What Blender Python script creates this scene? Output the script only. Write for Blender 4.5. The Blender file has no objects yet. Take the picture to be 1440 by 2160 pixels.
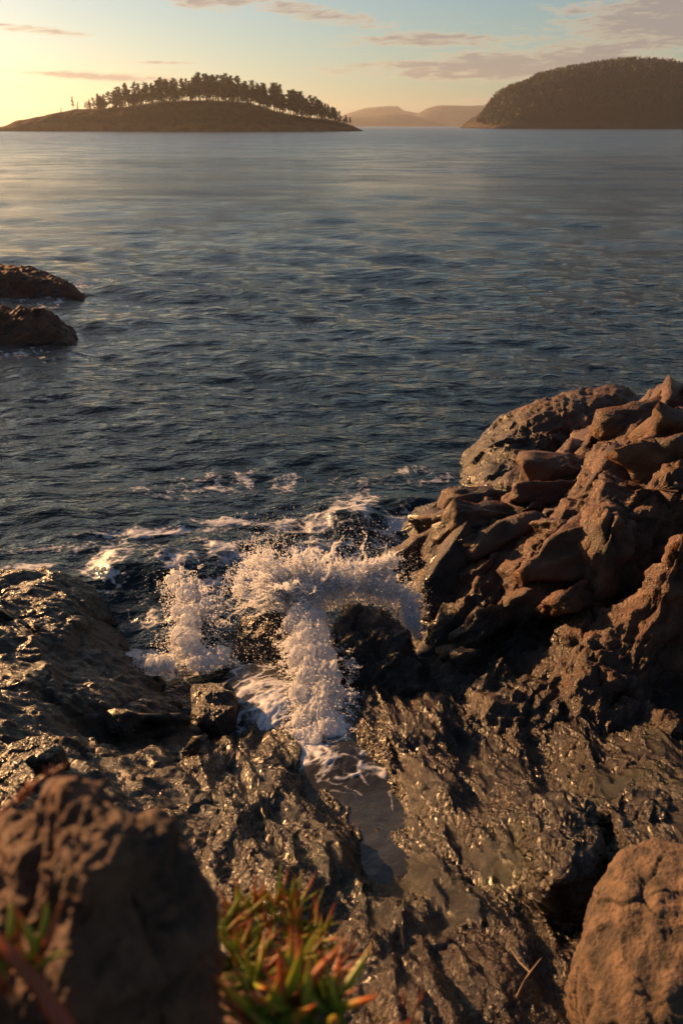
import bpy, bmesh, math, random
import numpy as np
from mathutils import Vector, Matrix
R = math.radians
SC = bpy.context.scene
COL = SC.collection

# ------------------------------------------------------------------ camera
CAM_H, FPX = 5.0, 1800.0
PITCH = math.atan((1080 - 265) / FPX)
cam_d = bpy.data.cameras.new('camera')
cam = bpy.data.objects.new('camera', cam_d); COL.objects.link(cam)
cam.location = (0, 0, CAM_H); cam.rotation_euler = (math.pi / 2 - PITCH, 0, 0)
cam_d.sensor_fit = 'VERTICAL'; cam_d.sensor_height = 36.0; cam_d.lens = 36.0 * FPX / 2160
cam_d.clip_start = 0.05; cam_d.clip_end = 60000
cam_d.dof.use_dof = True; cam_d.dof.focus_distance = 9.0; cam_d.dof.aperture_fstop = 2.4
SC.camera = cam

# ------------------------------------------------------------------ sun + sky
SUN_AZ, SUN_EL = R(-50), R(14)          # azimuth from +Y, negative = towards -X
sd = Vector((math.sin(SUN_AZ) * math.cos(SUN_EL), math.cos(SUN_AZ) * math.cos(SUN_EL), math.sin(SUN_EL)))
sun_l = bpy.data.lights.new('sun', 'SUN'); sun = bpy.data.objects.new('sun', sun_l); COL.objects.link(sun)
sun_l.energy = 5.0; sun_l.angle = R(0.6); sun_l.color = (1.0, 0.52, 0.205)
sun.rotation_euler = (-sd).to_track_quat('-Z', 'Y').to_euler(); sun.location = (-20, 20, 20)

W = bpy.data.worlds.new('World'); SC.world = W; W.use_nodes = True
nt = W.node_tree; N = nt.nodes; L = nt.links; N.clear()
def wn(t, **k):
    n = N.new(t)
    for a, b in k.items(): setattr(n, a, b)
    return n
def wm(op, a, b=None, c=None, clamp=False):
    n = N.new('ShaderNodeMath'); n.operation = op; n.use_clamp = clamp
    for i, v in enumerate((a, b, c)):
        if v is None: continue
        if isinstance(v, (int, float)): n.inputs[i].default_value = v
        else: L.new(v, n.inputs[i])
    return n.outputs[0]
sky = wn('ShaderNodeTexSky', sky_type='NISHITA', sun_disc=False)
sky.sun_elevation = SUN_EL; sky.sun_rotation = SUN_AZ
sky.air_density = 1.0; sky.dust_density = 0.8; sky.ozone_density = 2.5
tc = wn('ShaderNodeTexCoord'); sx = wn('ShaderNodeSeparateXYZ'); L.new(tc.outputs['Generated'], sx.inputs[0])
az = wm('MULTIPLY', wm('ARCTAN2', sx.outputs[0], sx.outputs[1]), 57.2958)
el = wm('MULTIPLY', wm('ARCSINE', sx.outputs[2]), 57.2958)
def streak(saz, sel, det, off, tilt):
    c = wn('ShaderNodeCombineXYZ')
    L.new(wm('MULTIPLY', az, saz), c.inputs[0])
    L.new(wm('MULTIPLY', wm('ADD', el, wm('MULTIPLY', az, tilt)), sel), c.inputs[1]); c.inputs[2].default_value = off
    n = wn('ShaderNodeTexNoise'); n.inputs['Scale'].default_value = 1; n.inputs['Detail'].default_value = det
    n.inputs['Roughness'].default_value = 0.62; n.inputs['Distortion'].default_value = 0.6
    L.new(c.outputs[0], n.inputs['Vector']); return n.outputs[0]
def blob(a0, e0, ra, re, tilt=0.0):                      # a soft cloud bank, degrees of azimuth / elevation
    da = wm('DIVIDE', wm('SUBTRACT', az, a0), ra)
    de = wm('DIVIDE', wm('SUBTRACT', wm('SUBTRACT', el, e0), wm('MULTIPLY', wm('SUBTRACT', az, a0), tilt)), re)
    q = wm('ADD', wm('MULTIPLY', da, da), wm('MULTIPLY', de, de))
    return wm('POWER', 2.718, wm('MULTIPLY', q, -1.0))
n1 = streak(0.22, 1.5, 6, 3.1, 0.03); n2 = streak(0.9, 5.5, 5, 8.4, -0.05)
bank = wm('MAXIMUM', blob(11, 3.2, 10.5, 0.95, 0.02), blob(20, 5.4, 10, 2.0, 0.10))
for a in ((-1.5, 5.9, 4.5, 0.55, -0.10), (4.5, 4.6, 5, 0.5, -0.02), (-8.5, 6.4, 2.5, 0.5, -.1), (-17, 4.8, 4, 0.25, -.08), (-9.5, 3.35, 3.2, 0.12, 0), (-13.0, 2.5, 6, 0.28, -0.03), (-6.2, 6.6, 1.5, 0.6, 0), (10.5, 1.35, 3, 0.14, 0.0),
          (-40, 6, 12, 1.0, 0), (-75, 4, 16, 1.2, .02), (60, 5, 22, 1.6, 0), (110, 7, 30, 2.4, 0), (170, 6, 40, 2, 0), (-120, 7, 28, 2, 0), (30, 14, 30, 2.5, .03), (-20, 18, 26, 2.5, 0), (-30, 34, 40, 5, 0), (70, 30, 40, 6, 0)):
    bank = wm('MAXIMUM', bank, wm('MULTIPLY', blob(*a), 0.8))
dens = wm('ADD', wm('MULTIPLY', bank, 1.2), wm('ADD', wm('MULTIPLY', wm('SUBTRACT', n1, 0.5), 1.9), wm('MULTIPLY', wm('SUBTRACT', n2, 0.5), 1.3)))
mr = wn('ShaderNodeMapRange', interpolation_type='SMOOTHSTEP'); L.new(dens, mr.inputs[0])
mr.inputs[1].default_value = 0.32; mr.inputs[2].default_value = 0.95
cr = wn('ShaderNodeValToRGB'); L.new(dens, cr.inputs[0])
cr.color_ramp.elements[0].position = 0.55; cr.color_ramp.elements[0].color = (0.95, 0.72, 0.46, 1)
cr.color_ramp.elements[1].position = 1.0; cr.color_ramp.elements[1].color = (0.46, 0.36, 0.31, 1)
b1 = wn('ShaderNodeBackground'); b1.inputs[1].default_value = 0.05
tint = wn('ShaderNodeMix', data_type='RGBA', blend_type='MULTIPLY'); tint.inputs[0].default_value = 1.0
L.new(sky.outputs[0], tint.inputs[6]); tint.inputs[7].default_value = (0.87, 0.89, 0.84, 1)
L.new(tint.outputs[2], b1.inputs[0])
b2 = wn('ShaderNodeBackground'); L.new(cr.outputs[0], b2.inputs[0]); b2.inputs[1].default_value = 0.35
mx = wn('ShaderNodeMixShader'); L.new(wm('MULTIPLY', mr.outputs[0], 0.8), mx.inputs[0])
L.new(b1.outputs[0], mx.inputs[1]); L.new(b2.outputs[0], mx.inputs[2])
wo = wn('ShaderNodeOutputWorld'); L.new(mx.outputs[0], wo.inputs[0])

vs = SC.view_settings
SC.display_settings.display_device = 'sRGB'; vs.view_transform = 'Standard'; vs.look = 'None'
vs.exposure = 1.2; vs.gamma = 1.0; vs.use_curve_mapping = False
SC.render.engine = 'CYCLES'; SC.cycles.use_denoising = True; SC.cycles.max_bounces = 8; SC.cycles.diffuse_bounces = 7; SC.cycles.transmission_bounces = 7
SC.cycles.transparent_max_bounces = 24; SC.cycles.sample_clamp_indirect = 6.0; SC.cycles.volume_bounces = 0
SC.cycles.use_adaptive_sampling = False

# ------------------------------------------------------------------ pixel -> place
cp, sp = math.cos(PITCH), math.sin(PITCH)
def slope(py): return math.tan(PITCH + math.atan((py - 1080) / FPX))
def atz(px, py, z):                         # where a pixel's ray meets the level z
    y = (CAM_H - z) / slope(py); d = y * cp + (CAM_H - z) * sp
    return ((px - 720) / FPX * d, y, z)
def aty(px, py, y):                         # where a pixel's ray reaches the distance y
    z = CAM_H - y * slope(py); d = y * cp + (CAM_H - z) * sp
    return ((px - 720) / FPX * d, y, z)

# ------------------------------------------------------------------ numpy noise
def h32(ix, iy, iz, s):
    h = (ix.astype(np.uint32) * np.uint32(374761393)) ^ (iy.astype(np.uint32) * np.uint32(668265263)) ^ (iz.astype(np.uint32) * np.uint32(2147483647)) ^ np.uint32((s * 2654435761) & 0xffffffff)
    h = (h ^ (h >> np.uint32(13))) * np.uint32(1274126177); h = (h ^ (h >> np.uint32(16))) * np.uint32(2246822519)
    return h ^ (h >> np.uint32(13))
def f01(h): return (h & np.uint32(0xffff)).astype(np.float32) / 65535.0
def vnoise(p, s=0):
    i = np.floor(p).astype(np.int32); f = (p - i).astype(np.float32); f = f * f * f * (f * (f * 6 - 15) + 10)
    o = np.zeros(len(p), np.float32)
    for a in (0, 1):
        wa = f[:, 0] if a else 1 - f[:, 0]
        for b in (0, 1):
            wb = wa * (f[:, 1] if b else 1 - f[:, 1])
            for c in (0, 1):
                o += wb * (f[:, 2] if c else 1 - f[:, 2]) * f01(h32(i[:, 0] + a, i[:, 1] + b, i[:, 2] + c, s))
    return o * 2 - 1
def fbm(p, octs=4, s=0, gain=0.5, ridged=False):
    o = np.zeros(len(p), np.float32); a = 1.0; t = 0; q = p.astype(np.float32)
    for k in range(octs):
        n = vnoise(q, s + k * 17)
        o += a * ((1 - 2 * np.abs(n)) if ridged else n); t += a; a *= gain; q = q * 2.03 + 11.7
    return o / t
def facets(p, s=0):
    """Broken-rock planes: each cell a tilted flat; returns height and distance to the joint."""
    H = np.empty(len(p), np.float32); E = np.empty(len(p), np.float32)
    for c0 in range(0, len(p), 120000):
        q = p[c0:c0 + 120000].astype(np.float32); n = len(q); i = np.floor(q).astype(np.int32)
        d1 = np.full(n, 9e9, np.float32); d2 = d1.copy(); best = np.zeros(n, np.uint32); bd = np.zeros((n, 3), np.float32)
        for a in (-1, 0, 1):
            for b in (-1, 0, 1):
                for c in (-1, 0, 1):
                    h = h32(i[:, 0] + a, i[:, 1] + b, i[:, 2] + c, s)
                    dx = q[:, 0] - i[:, 0] - a - (h & np.uint32(1023)).astype(np.float32) / 1023
                    dy = q[:, 1] - i[:, 1] - b - ((h >> np.uint32(10)) & np.uint32(1023)).astype(np.float32) / 1023
                    dz = q[:, 2] - i[:, 2] - c - ((h >> np.uint32(20)) & np.uint32(1023)).astype(np.float32) / 1023
                    d = dx * dx + dy * dy + dz * dz
                    m = d < d1
                    d2 = np.where(m, d1, np.minimum(d2, d)); d1 = np.where(m, d, d1)
                    best = np.where(m, h, best); bd[m, 0] = dx[m]; bd[m, 1] = dy[m]; bd[m, 2] = dz[m]
        g = best * np.uint32(2654435769); g ^= g >> np.uint32(15)
        t = [((g >> np.uint32(k)) & np.uint32(255)).astype(np.float32) / 127.5 - 1 for k in (0, 8, 16)]
        off = ((g >> np.uint32(24)) & np.uint32(255)).astype(np.float32) / 127.5 - 1
        H[c0:c0 + n] = off * 0.55 + t[0] * bd[:, 0] + t[1] * bd[:, 1] + t[2] * bd[:, 2]
        E[c0:c0 + n] = np.sqrt(d2) - np.sqrt(d1)
    return H, E
def sstep(a, b, x):
    t = np.clip((x - a) / (b - a), 0, 1); return t * t * (3 - 2 * t)
def rotm(ax, deg): return np.array(Matrix.Rotation(R(deg), 3, ax), np.float32)

# ------------------------------------------------------------------ mesh helpers
def mesh_np(name, v, faces, smooth=True):
    """faces: (n,3) or (n,4) array"""
    v = np.asarray(v, np.float32); faces = np.asarray(faces, np.int32); k = faces.shape[1]
    me = bpy.data.meshes.new(name); me.vertices.add(len(v)); me.vertices.foreach_set('co', v.ravel())
    me.loops.add(faces.size); me.loops.foreach_set('vertex_index', faces.ravel())
    me.polygons.add(len(faces)); me.polygons.foreach_set('loop_start', np.arange(0, faces.size, k, dtype=np.int32))
    me.update(calc_edges=True); me.validate()
    me.polygons.foreach_set('use_smooth', np.full(len(me.polygons), smooth)); me.update()
    return me
def link(name, me, mat, parent=None, **props):
    o = bpy.data.objects.new(name, me); COL.objects.link(o)
    if mat is not None and me is not None and not me.materials: me.materials.append(mat)
    if parent is not None: o.parent = parent
    for k, v in props.items(): o[k] = v
    return o
def empty(name, loc, **props):
    o = bpy.data.objects.new(name, None); COL.objects.link(o); o.location = loc
    for k, v in props.items(): o[k] = v
    return o
def vattr(me, name, val):
    a = me.attributes.new(name, 'FLOAT', 'POINT'); a.data.foreach_set('value', np.asarray(val, np.float32))
def grid_faces(nx, ny):
    i = np.arange((nx - 1) * (ny - 1)); r, c = i // (nx - 1), i % (nx - 1); a = r * nx + c
    return np.stack([a, a + 1, a + nx + 1, a + nx], 1)
def grid_normals(P, nx, ny):
    g = P.reshape(ny, nx, 3); dx = np.gradient(g, axis=1); dy = np.gradient(g, axis=0)
    n = np.cross(dx, dy); n /= np.linalg.norm(n, axis=2, keepdims=True) + 1e-9
    return n.reshape(-1, 3)
def rbf(pts):
    P = np.array(pts, np.float64); n = len(P)
    D = np.sqrt(((P[:, None, :2] - P[None, :, :2]) ** 2).sum(2) + 0.01)
    A = np.zeros((n + 3, n + 3)); A[:n, :n] = D; A[:n, n] = A[n, :n] = 1; A[:n, n + 1:n + 3] = P[:, :2]; A[n + 1:n + 3, :n] = P[:, :2].T
    A[:n, :n] += np.eye(n) * 1e-3
    w = np.linalg.solve(A, np.concatenate([P[:, 2], [0, 0, 0]]))
    def f(x, y):
        o = w[n] + w[n + 1] * x + w[n + 2] * y
        for k in range(n): o = o + w[k] * np.sqrt((x - P[k, 0]) ** 2 + (y - P[k, 1]) ** 2 + 0.01)
        return o.astype(np.float32)
    return f

# ------------------------------------------------------------------ materials
def mat(name):
    m = bpy.data.materials.new(name); m.use_nodes = True; t = m.node_tree; t.nodes.clear()
    out = t.nodes.new('ShaderNodeOutputMaterial'); bs = t.nodes.new('ShaderNodeBsdfPrincipled')
    t.links.new(bs.outputs[0], out.inputs[0]); return m, t, bs, out
class NB:
    def __init__(s, t): s.t = t
    def n(s, ty, ins=None, **k):
        o = s.t.nodes.new(ty)
        for a, b in k.items(): setattr(o, a, b)
        for a, b in (ins or {}).items(): s.put(o.inputs[a], b)
        return o
    def put(s, inp, v):
        if hasattr(v, 'is_linked') or isinstance(v, bpy.types.NodeSocket): s.t.links.new(v, inp)
        else: inp.default_value = v
    def m(s, op, a, b=0.0, c=0.0, clamp=False):
        o = s.t.nodes.new('ShaderNodeMath'); o.operation = op; o.use_clamp = clamp
        for i, v in enumerate((a, b, c)): s.put(o.inputs[i], v)
        return o.outputs[0]
    def noise(s, vec, scale, det=4, rough=0.55, dist=0.0):
        return s.n('ShaderNodeTexNoise', {'Vector': vec, 'Scale': scale, 'Detail': det, 'Roughness': rough, 'Distortion': dist}).outputs[0]
    def ramp(s, f, stops):
        o = s.n('ShaderNodeValToRGB', {0: f}); e = o.color_ramp.elements
        while len(e) < len(stops): e.new(0.5)
        for k, (p, c) in enumerate(stops): e[k].position = p; e[k].color = (*c, 1)
        return o.outputs[0]
    def mix(s, f, a, b, mode='MIX'):
        o = s.n('ShaderNodeMix', data_type='RGBA', blend_type=mode); s.put(o.inputs[0], f)
        for i, v in ((6, a), (7, b)): s.put(o.inputs[i], v if not isinstance(v, tuple) else (*v, 1))
        return o.outputs[2]
    def rng(s, v, a, b, c=0.0, d=1.0):
        return s.n('ShaderNodeMapRange', {0: v, 1: a, 2: b, 3: c, 4: d}, interpolation_type='SMOOTHSTEP').outputs[0]

def rock_mat(name, dry, wet, wet_lo, wet_hi, rust=0.3, bump=1.0, wr=(0.16, 0.42), fs=34.0, moss=0.0, lumps=0.0, dryr=0.75):
    m, t, bs, out = mat(name); b = NB(t)
    pos = b.n('ShaderNodeNewGeometry').outputs['Position']
    at = lambda k: b.n('ShaderNodeAttribute', attribute_name=k).outputs['Fac']
    big, mid, crk = at('big'), at('mid'), at('crk')
    fine = b.noise(pos, fs, 4, 0.68)
    z = b.n('ShaderNodeSeparateXYZ', {0: pos}).outputs[2]
    zz = b.m('ADD', z, b.m('MULTIPLY', b.m('SUBTRACT', big, 0.5), 1.3))
    wetf = b.rng(zz, wet_lo, wet_hi, 1.0, 0.0)
    mf = b.m('ADD', b.m('MULTIPLY', mid, 0.75), b.m('MULTIPLY', fine, 0.25))
    cd = b.ramp(mf, [(0.28, tuple(c * 0.4 for c in dry)), (0.5, dry), (0.75, tuple(min(1, c * 1.6) for c in dry))])
    cd = b.mix(b.m('MULTIPLY', b.rng(big, 0.42, 0.68), rust), cd, (dry[0] * 1.25, dry[1] * 0.74, dry[2] * 0.45))
    cw = b.ramp(mf, [(0.28, tuple(c * 0.4 for c in wet)), (0.52, wet), (0.78, tuple(c * 2.0 for c in wet))])
    cw = b.mix(b.m('MULTIPLY', b.rng(big, 0.5, 0.75), 0.5), cw, (wet[0] * 1.7, wet[1] * 1.05, wet[2] * 0.4))
    if moss: cw = b.mix(b.m('MULTIPLY', b.rng(big, 0.42, 0.25), moss), cw, (0.030, 0.036, 0.010))
    col = b.mix(wetf, cd, cw)
    col = b.mix(b.m('MULTIPLY', crk, 0.6), col, tuple(c * 0.25 for c in wet))
    t.links.new(col, bs.inputs['Base Color'])
    rr = b.rng(mid, 0.3, 0.7, wr[0], wr[1])
    ro = b.m('ADD', b.m('MULTIPLY', wetf, rr), b.m('MULTIPLY', b.m('SUBTRACT', 1.0, wetf), dryr))
    t.links.new(ro, bs.inputs['Roughness'])
    hh = fine
    if lumps:
        lp = b.n('ShaderNodeTexVoronoi', {'Vector': pos, 'Scale': lumps}, feature='F1').outputs[0]
        hh = b.m('SUBTRACT', b.m('MULTIPLY', fine, 1.0), b.m('MULTIPLY', lp, b.rng(mid, 0.45, 0.75, 0.0, 1.3)))
    bp = b.n('ShaderNodeBump', {'Height': hh, 'Strength': 1.0, 'Distance': bump * 1.1 / fs})
    t.links.new(bp.outputs[0], bs.inputs['Normal'])
    return m

M_out = rock_mat('outcrop_rock', (0.072, 0.028, 0.010), (0.018, 0.0105, 0.0055), 0.3, 1.1, 0.35, 1.0, (0.2, 0.42), dryr=0.5)
M_bed = rock_mat('gully_rock', (0.10, 0.07, 0.045), (0.015, 0.0095, 0.0055), 1.6, 2.4, 0.35, 1.0, (0.13, 0.36), moss=0.3, lumps=22)
M_slab = rock_mat('slab_rock', (0.07, 0.05, 0.032), (0.034, 0.025, 0.015), 1.2, 2.2, 0.3, 1.0, (0.18, 0.36), moss=0.3, lumps=12)
M_boul = rock_mat('boulder_rock', (0.105, 0.064, 0.038), (0.06, 0.04, 0.025), -5, -4, 0.2, 1.2, fs=60)
M_near = rock_mat('near_rock', (0.085, 0.040, 0.020), (0.04, 0.03, 0.02), -5, -4, 0.5, 1.2, fs=60)
M_sea_rock = rock_mat('skerry_rock', (0.10, 0.036, 0.012), (0.060, 0.020, 0.007), -0.2, 0.7, 0.6, 1.0, (0.3, 0.6), fs=12)  # rust base colour, with the orange lens-flare veil painted into it

# ------------------------------------------------------------------ rock makers
def saw(x, k):
    f = x - np.floor(x); return np.where(f < k, f / k, (1 - f) / (1 - k)).astype(np.float32) - 0.5
def crystal(q, f, seed, n=5, sn=None, spread=0.6):
    """Planar breaks: folded planes in a few directions, spaced unevenly."""
    r = np.random.default_rng(seed); o = np.zeros(len(q), np.float32)
    for j in range(n):
        d = r.normal(size=3); d /= np.linalg.norm(d)
        if sn is not None: d = np.array(sn) * r.choice([-1, 1]) + spread * d; d /= np.linalg.norm(d)
        x = (q @ d.astype(np.float32)) * f * r.uniform(0.7, 1.35) + 0.22 * vnoise(q * (f * 0.35), seed * 3 + j) + r.uniform()
        o += saw(x, r.uniform(0.62, 0.9)) * (0.7 + 0.5 * vnoise(q * (f * 0.22), seed * 5 + j))
    return o * (2.0 / n)
def rock_disp(P, Nn, seed, amps, sn=None, spread=0.6, scales=(0.9, 2.4, 7.0), crack=0.03, tiny=0.35, lump=0.5, chip=0.55):
    q = P.astype(np.float32); q0 = q
    d = amps[0] * crystal(q, scales[0], seed + 1, 3, sn, spread * 1.5) + amps[1] * crystal(q, scales[1], seed + 2, 3, sn, spread) + amps[2] * crystal(q, scales[2], seed + 3, 4, sn, spread)
    d += amps[2] * tiny * crystal(q, scales[2] * 3.1, seed + 4, 4)
    if sn is not None and spread < 0.5:                     # laminated rock: everything drawn out along the beds
        u_ = np.array(sn, np.float32) / np.linalg.norm(sn); q = q * 0.55 + (q @ u_)[:, None] * u_ * 1.25
    big = 0.5 + 0.5 * fbm(q0 * 1.2 * scales[0], 4, seed + 80)
    h3, e3 = facets((q + 0.04 * vnoise(q * scales[2], seed + 21)[:, None] / scales[2]) * scales[2] * 0.8, seed + 9)
    d += h3 * amps[2] * chip
    mid = 0.5 + 0.8 * fbm(q * 2.3 * scales[1], 5, seed + 60, 0.62)
    w = np.stack([fbm(q * 1.8 * scales[1] + 5.1 * k, 2, seed + 40 + k) for k in range(3)], 1) * (0.25 / scales[1])
    h, e = facets((q + w) * scales[1] * 0.6, seed + 7)
    ck = (1 - sstep(0.0, 0.06, e)) * np.clip(0.2 + vnoise(q * 0.9 * scales[0], seed + 90), 0, 1)
    d += h * amps[0] * 0.30 - ck * crack
    if crack <= 0: ck = ck * 0
    d += (mid - 0.5) * amps[2] * lump * 2.2
    return P + Nn * d[:, None], {'big': big, 'mid': mid, 'crk': ck}
def add_blocks(P, F, at, f, spec, seed):
    """angular blocks standing out of the bedrock, split along its beds (sn)"""
    n, (xa, xb), (ya, yb), zmin, sn, big_, amp = spec
    r = np.random.default_rng(seed + 5); v, fc = ICO[4]; VV, NN, BB = [], [], []; made = 0
    sn = np.array(sn) / np.linalg.norm(sn)
    while made < n:
        x, y = r.uniform(xa, xb), r.uniform(ya, yb); z = float(f(np.array([x]), np.array([y]))[0])
        if z < zmin: continue
        made += 1; w = r.uniform() ** 2
        dims = np.array([.10 + big_ * w * 1.2, .08 + big_ * w * .8, .05 + big_ * w * .42]) * r.uniform(.75, 1.25, 3)
        c = sn + r.normal(size=3) * .22; c /= np.linalg.norm(c); a = np.cross(c, [0.15, -.3, 1]) + r.normal(size=3) * .25; a -= c * (a @ c); a /= np.linalg.norm(a); b = np.cross(c, a)
        M = np.stack([a, b, c])                                       # rows: block axes
        pl = []
        for k in range(3):
            for sg in (-1, 1):
                nn = np.zeros(3); nn[k] = sg; nn += r.normal(size=3) * .16; pl.append((nn / np.linalg.norm(nn), dims[k] * r.uniform(.75, 1.1)))
        for k in range(4):
            nn = r.normal(size=3); nn /= np.linalg.norm(nn); pl.append((nn, float(np.abs(nn) @ dims) * r.uniform(.55, .8)))
        d = v * dims.astype(np.float32); d /= np.linalg.norm(d, axis=1, keepdims=True); iv = np.zeros(len(d), np.float32)
        for nn, h in pl: iv += np.maximum(d @ nn.astype(np.float32) / h, 0) ** 64
        q = (d * (iv ** (-1 / 64))[:, None]) @ M.astype(np.float32)
        VV.append(q + np.array([x, y, z - dims[2] * .55], np.float32)); BB.append(np.full(len(v), r.normal() * .07))
    nb = len(VV); V = np.concatenate(VV).astype(np.float32); T = (fc[None] + (np.arange(nb) * len(v))[:, None, None]).reshape(-1, 3)
    me = mesh_np('t', V, T); no = np.empty(len(V) * 3, np.float32); me.vertices.foreach_get('normal', no); bpy.data.meshes.remove(me)
    V, ab = rock_disp(V, no.reshape(-1, 3), seed + 300, amp, sn, .8, crack=0.0, tiny=.4, lump=.5); ab['big'] = ab['big'] + np.concatenate(BB)
    k = len(P); Q = np.concatenate([F[:, [0, 1, 2]], F[:, [0, 2, 3]], T + k])
    return np.concatenate([P, V]), Q, {key: np.concatenate([at[key], ab[key]]) for key in at}
def field_rock(name, pts, x0, x1, y0, y1, step, material, seed, amps, blocks=None, **kw):
    props = {k: kw.pop(k) for k in ('label', 'category', 'kind', 'group') if k in kw}
    nx, ny = int((x1 - x0) / step) + 1, int((y1 - y0) / step) + 1
    X, Y = np.meshgrid(np.linspace(x0, x1, nx), np.linspace(y0, y1, ny)); f = rbf(pts)
    Z = f(X.ravel(), Y.ravel())
    P = np.stack([X.ravel(), Y.ravel(), Z], 1).astype(np.float32)
    Nn = grid_normals(P, nx, ny).astype(np.float32)
    P, at = rock_disp(P, Nn, seed, amps, **kw)
    F = grid_faces(nx, ny); keep = (P[F, 2] > -0.75).any(1); F = F[keep]
    u, inv = np.unique(F, return_inverse=True)
    P = P[u]; F = inv.reshape(-1, 4); at = {k: v[u] for k, v in at.items()}
    if blocks: P, F, at = add_blocks(P, F, at, f, blocks, seed)
    me = mesh_np(name, P, F)
    for k, v in at.items(): vattr(me, k, v)
    return link(name, me, material, **props), f
def ico(sub):
    bm = bmesh.new(); bmesh.ops.create_icosphere(bm, subdivisions=sub, radius=1)
    v = np.array([x.co[:] for x in bm.verts], np.float32); f = np.array([[x.index for x in q.verts] for q in bm.faces], np.int32); bm.free()
    return v, f
ICO = {k: ico(k) for k in (1, 2, 4, 6, 7)}
def hull_rock(name, pts, material, seed, amps, sub=6, soft=14, scales=(0.9, 2.4, 7.0), crack=0.02, sn=None, spread=0.6, tiny=0.35, **props):
    """A closed rock: the hull of the given corners, edges worn, then broken into planes."""
    bm = bmesh.new()
    for p in pts: bm.verts.new(p)
    bmesh.ops.convex_hull(bm, input=bm.verts[:]); bm.normal_update()
    c = np.mean(np.array(pts), 0); pl = []
    for f in bm.faces:
        n = np.array(f.normal); o = np.array(f.calc_center_median()) - c; h = float(n @ o)
        if h < 0: n, h = -n, -h
        pl.append((*n, max(h, 1e-3)))
    bm.free(); pl = np.array(pl, np.float32)
    ext = np.ptp(np.array(pts), axis=0) / 2
    v, F = ICO[sub]; d = v * ext.astype(np.float32); d /= np.linalg.norm(d, axis=1, keepdims=True)
    inv = np.zeros(len(d), np.float32)
    for n0, n1_, n2_, h in pl: inv += np.maximum(d @ np.array([n0, n1_, n2_], np.float32) / h, 0) ** soft
    r = inv ** (-1.0 / soft)
    P = d * r[:, None]
    me = mesh_np('t', P, F); nn = np.empty(len(P) * 3, np.float32); me.vertices.foreach_get('normal', nn); bpy.data.meshes.remove(me)
    P, at = rock_disp(P + c.astype(np.float32), nn.reshape(-1, 3), seed, amps, sn, spread, scales, crack, tiny)
    me = mesh_np(name, P, F)
    for k, v in at.items(): vattr(me, k, v)
    return link(name, me, material, **props)

# ------------------------------------------------------------------ the sea
def sea_material():
    m, t, bs, out = mat('sea_water'); b = NB(t)
    pos = b.n('ShaderNodeNewGeometry').outputs['Position']
    bs.inputs['Roughness'].default_value = 0.05; bs.inputs['IOR'].default_value = 1.33
    mp = b.n('ShaderNodeMapping', {'Vector': pos, 'Scale': (0.7, 1.25, 1.0), 'Rotation': (0, 0, R(-14))}).outputs[0]
    wide = b.n('ShaderNodeMapping', {'Vector': pos, 'Scale': (0.012, 0.05, 1.0)}).outputs[0]
    h = b.m('MULTIPLY', b.noise(mp, 1.7, 5, 0.6), b.rng(b.noise(wide, 1.0, 3), 0.3, 0.7, 0.14, 0.34))
    bp0 = b.n('ShaderNodeBump', {'Height': h, 'Strength': 0.75, 'Distance': 1.0})
    # unresolved chop of the open water: slopes straight from a noise field, growing off shore
    yy = b.n('ShaderNodeSeparateXYZ', {0: pos}).outputs[1]
    nz = b.n('ShaderNodeTexNoise', {'Vector': mp, 'Scale': 0.16, 'Detail': 6.0, 'Roughness': 0.74}).outputs[1]
    v1 = b.n('ShaderNodeVectorMath', {0: nz, 1: (0.5, 0.5, 0.5)}, operation='SUBTRACT').outputs[0]
    v2 = b.n('ShaderNodeVectorMath', {0: v1, 1: (0.9, 1.3, 0.0)}, operation='MULTIPLY').outputs[0]
    v3 = b.n('ShaderNodeVectorMath', {0: v2, 'Scale': b.rng(yy, 12.0, 120.0, 0.25, 1.0)}, operation='SCALE').outputs[0]
    v4 = b.n('ShaderNodeVectorMath', {0: bp0.outputs[0], 1: v3}, operation='ADD').outputs[0]
    bp = b.n('ShaderNodeVectorMath', {0: v4}, operation='NORMALIZE')
    fo = b.n('ShaderNodeAttribute', attribute_name='foam').outputs['Fac']
    ff = b.rng(b.m('ADD', fo, b.m('MULTIPLY', b.m('SUBTRACT', b.noise(pos, 26, 3, 0.6), 0.5), 0.5)), 0.15, 0.75)
    t.links.new(b.mix(ff, (0.006, 0.012, 0.014), (0.50, 0.50, 0.52)), bs.inputs['Base Color'])
    t.links.new(b.m('ADD', b.m('ADD', b.rng(yy, 10.0, 70.0, 0.05, 0.14), b.rng(yy, 60.0, 400.0, 0.0, 0.1)), b.m('MULTIPLY', ff, 0.5)), bs.inputs['Roughness'])
    t.links.new(bp.outputs[0], bs.inputs['Normal']); return m
M_sea = sea_material()

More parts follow.
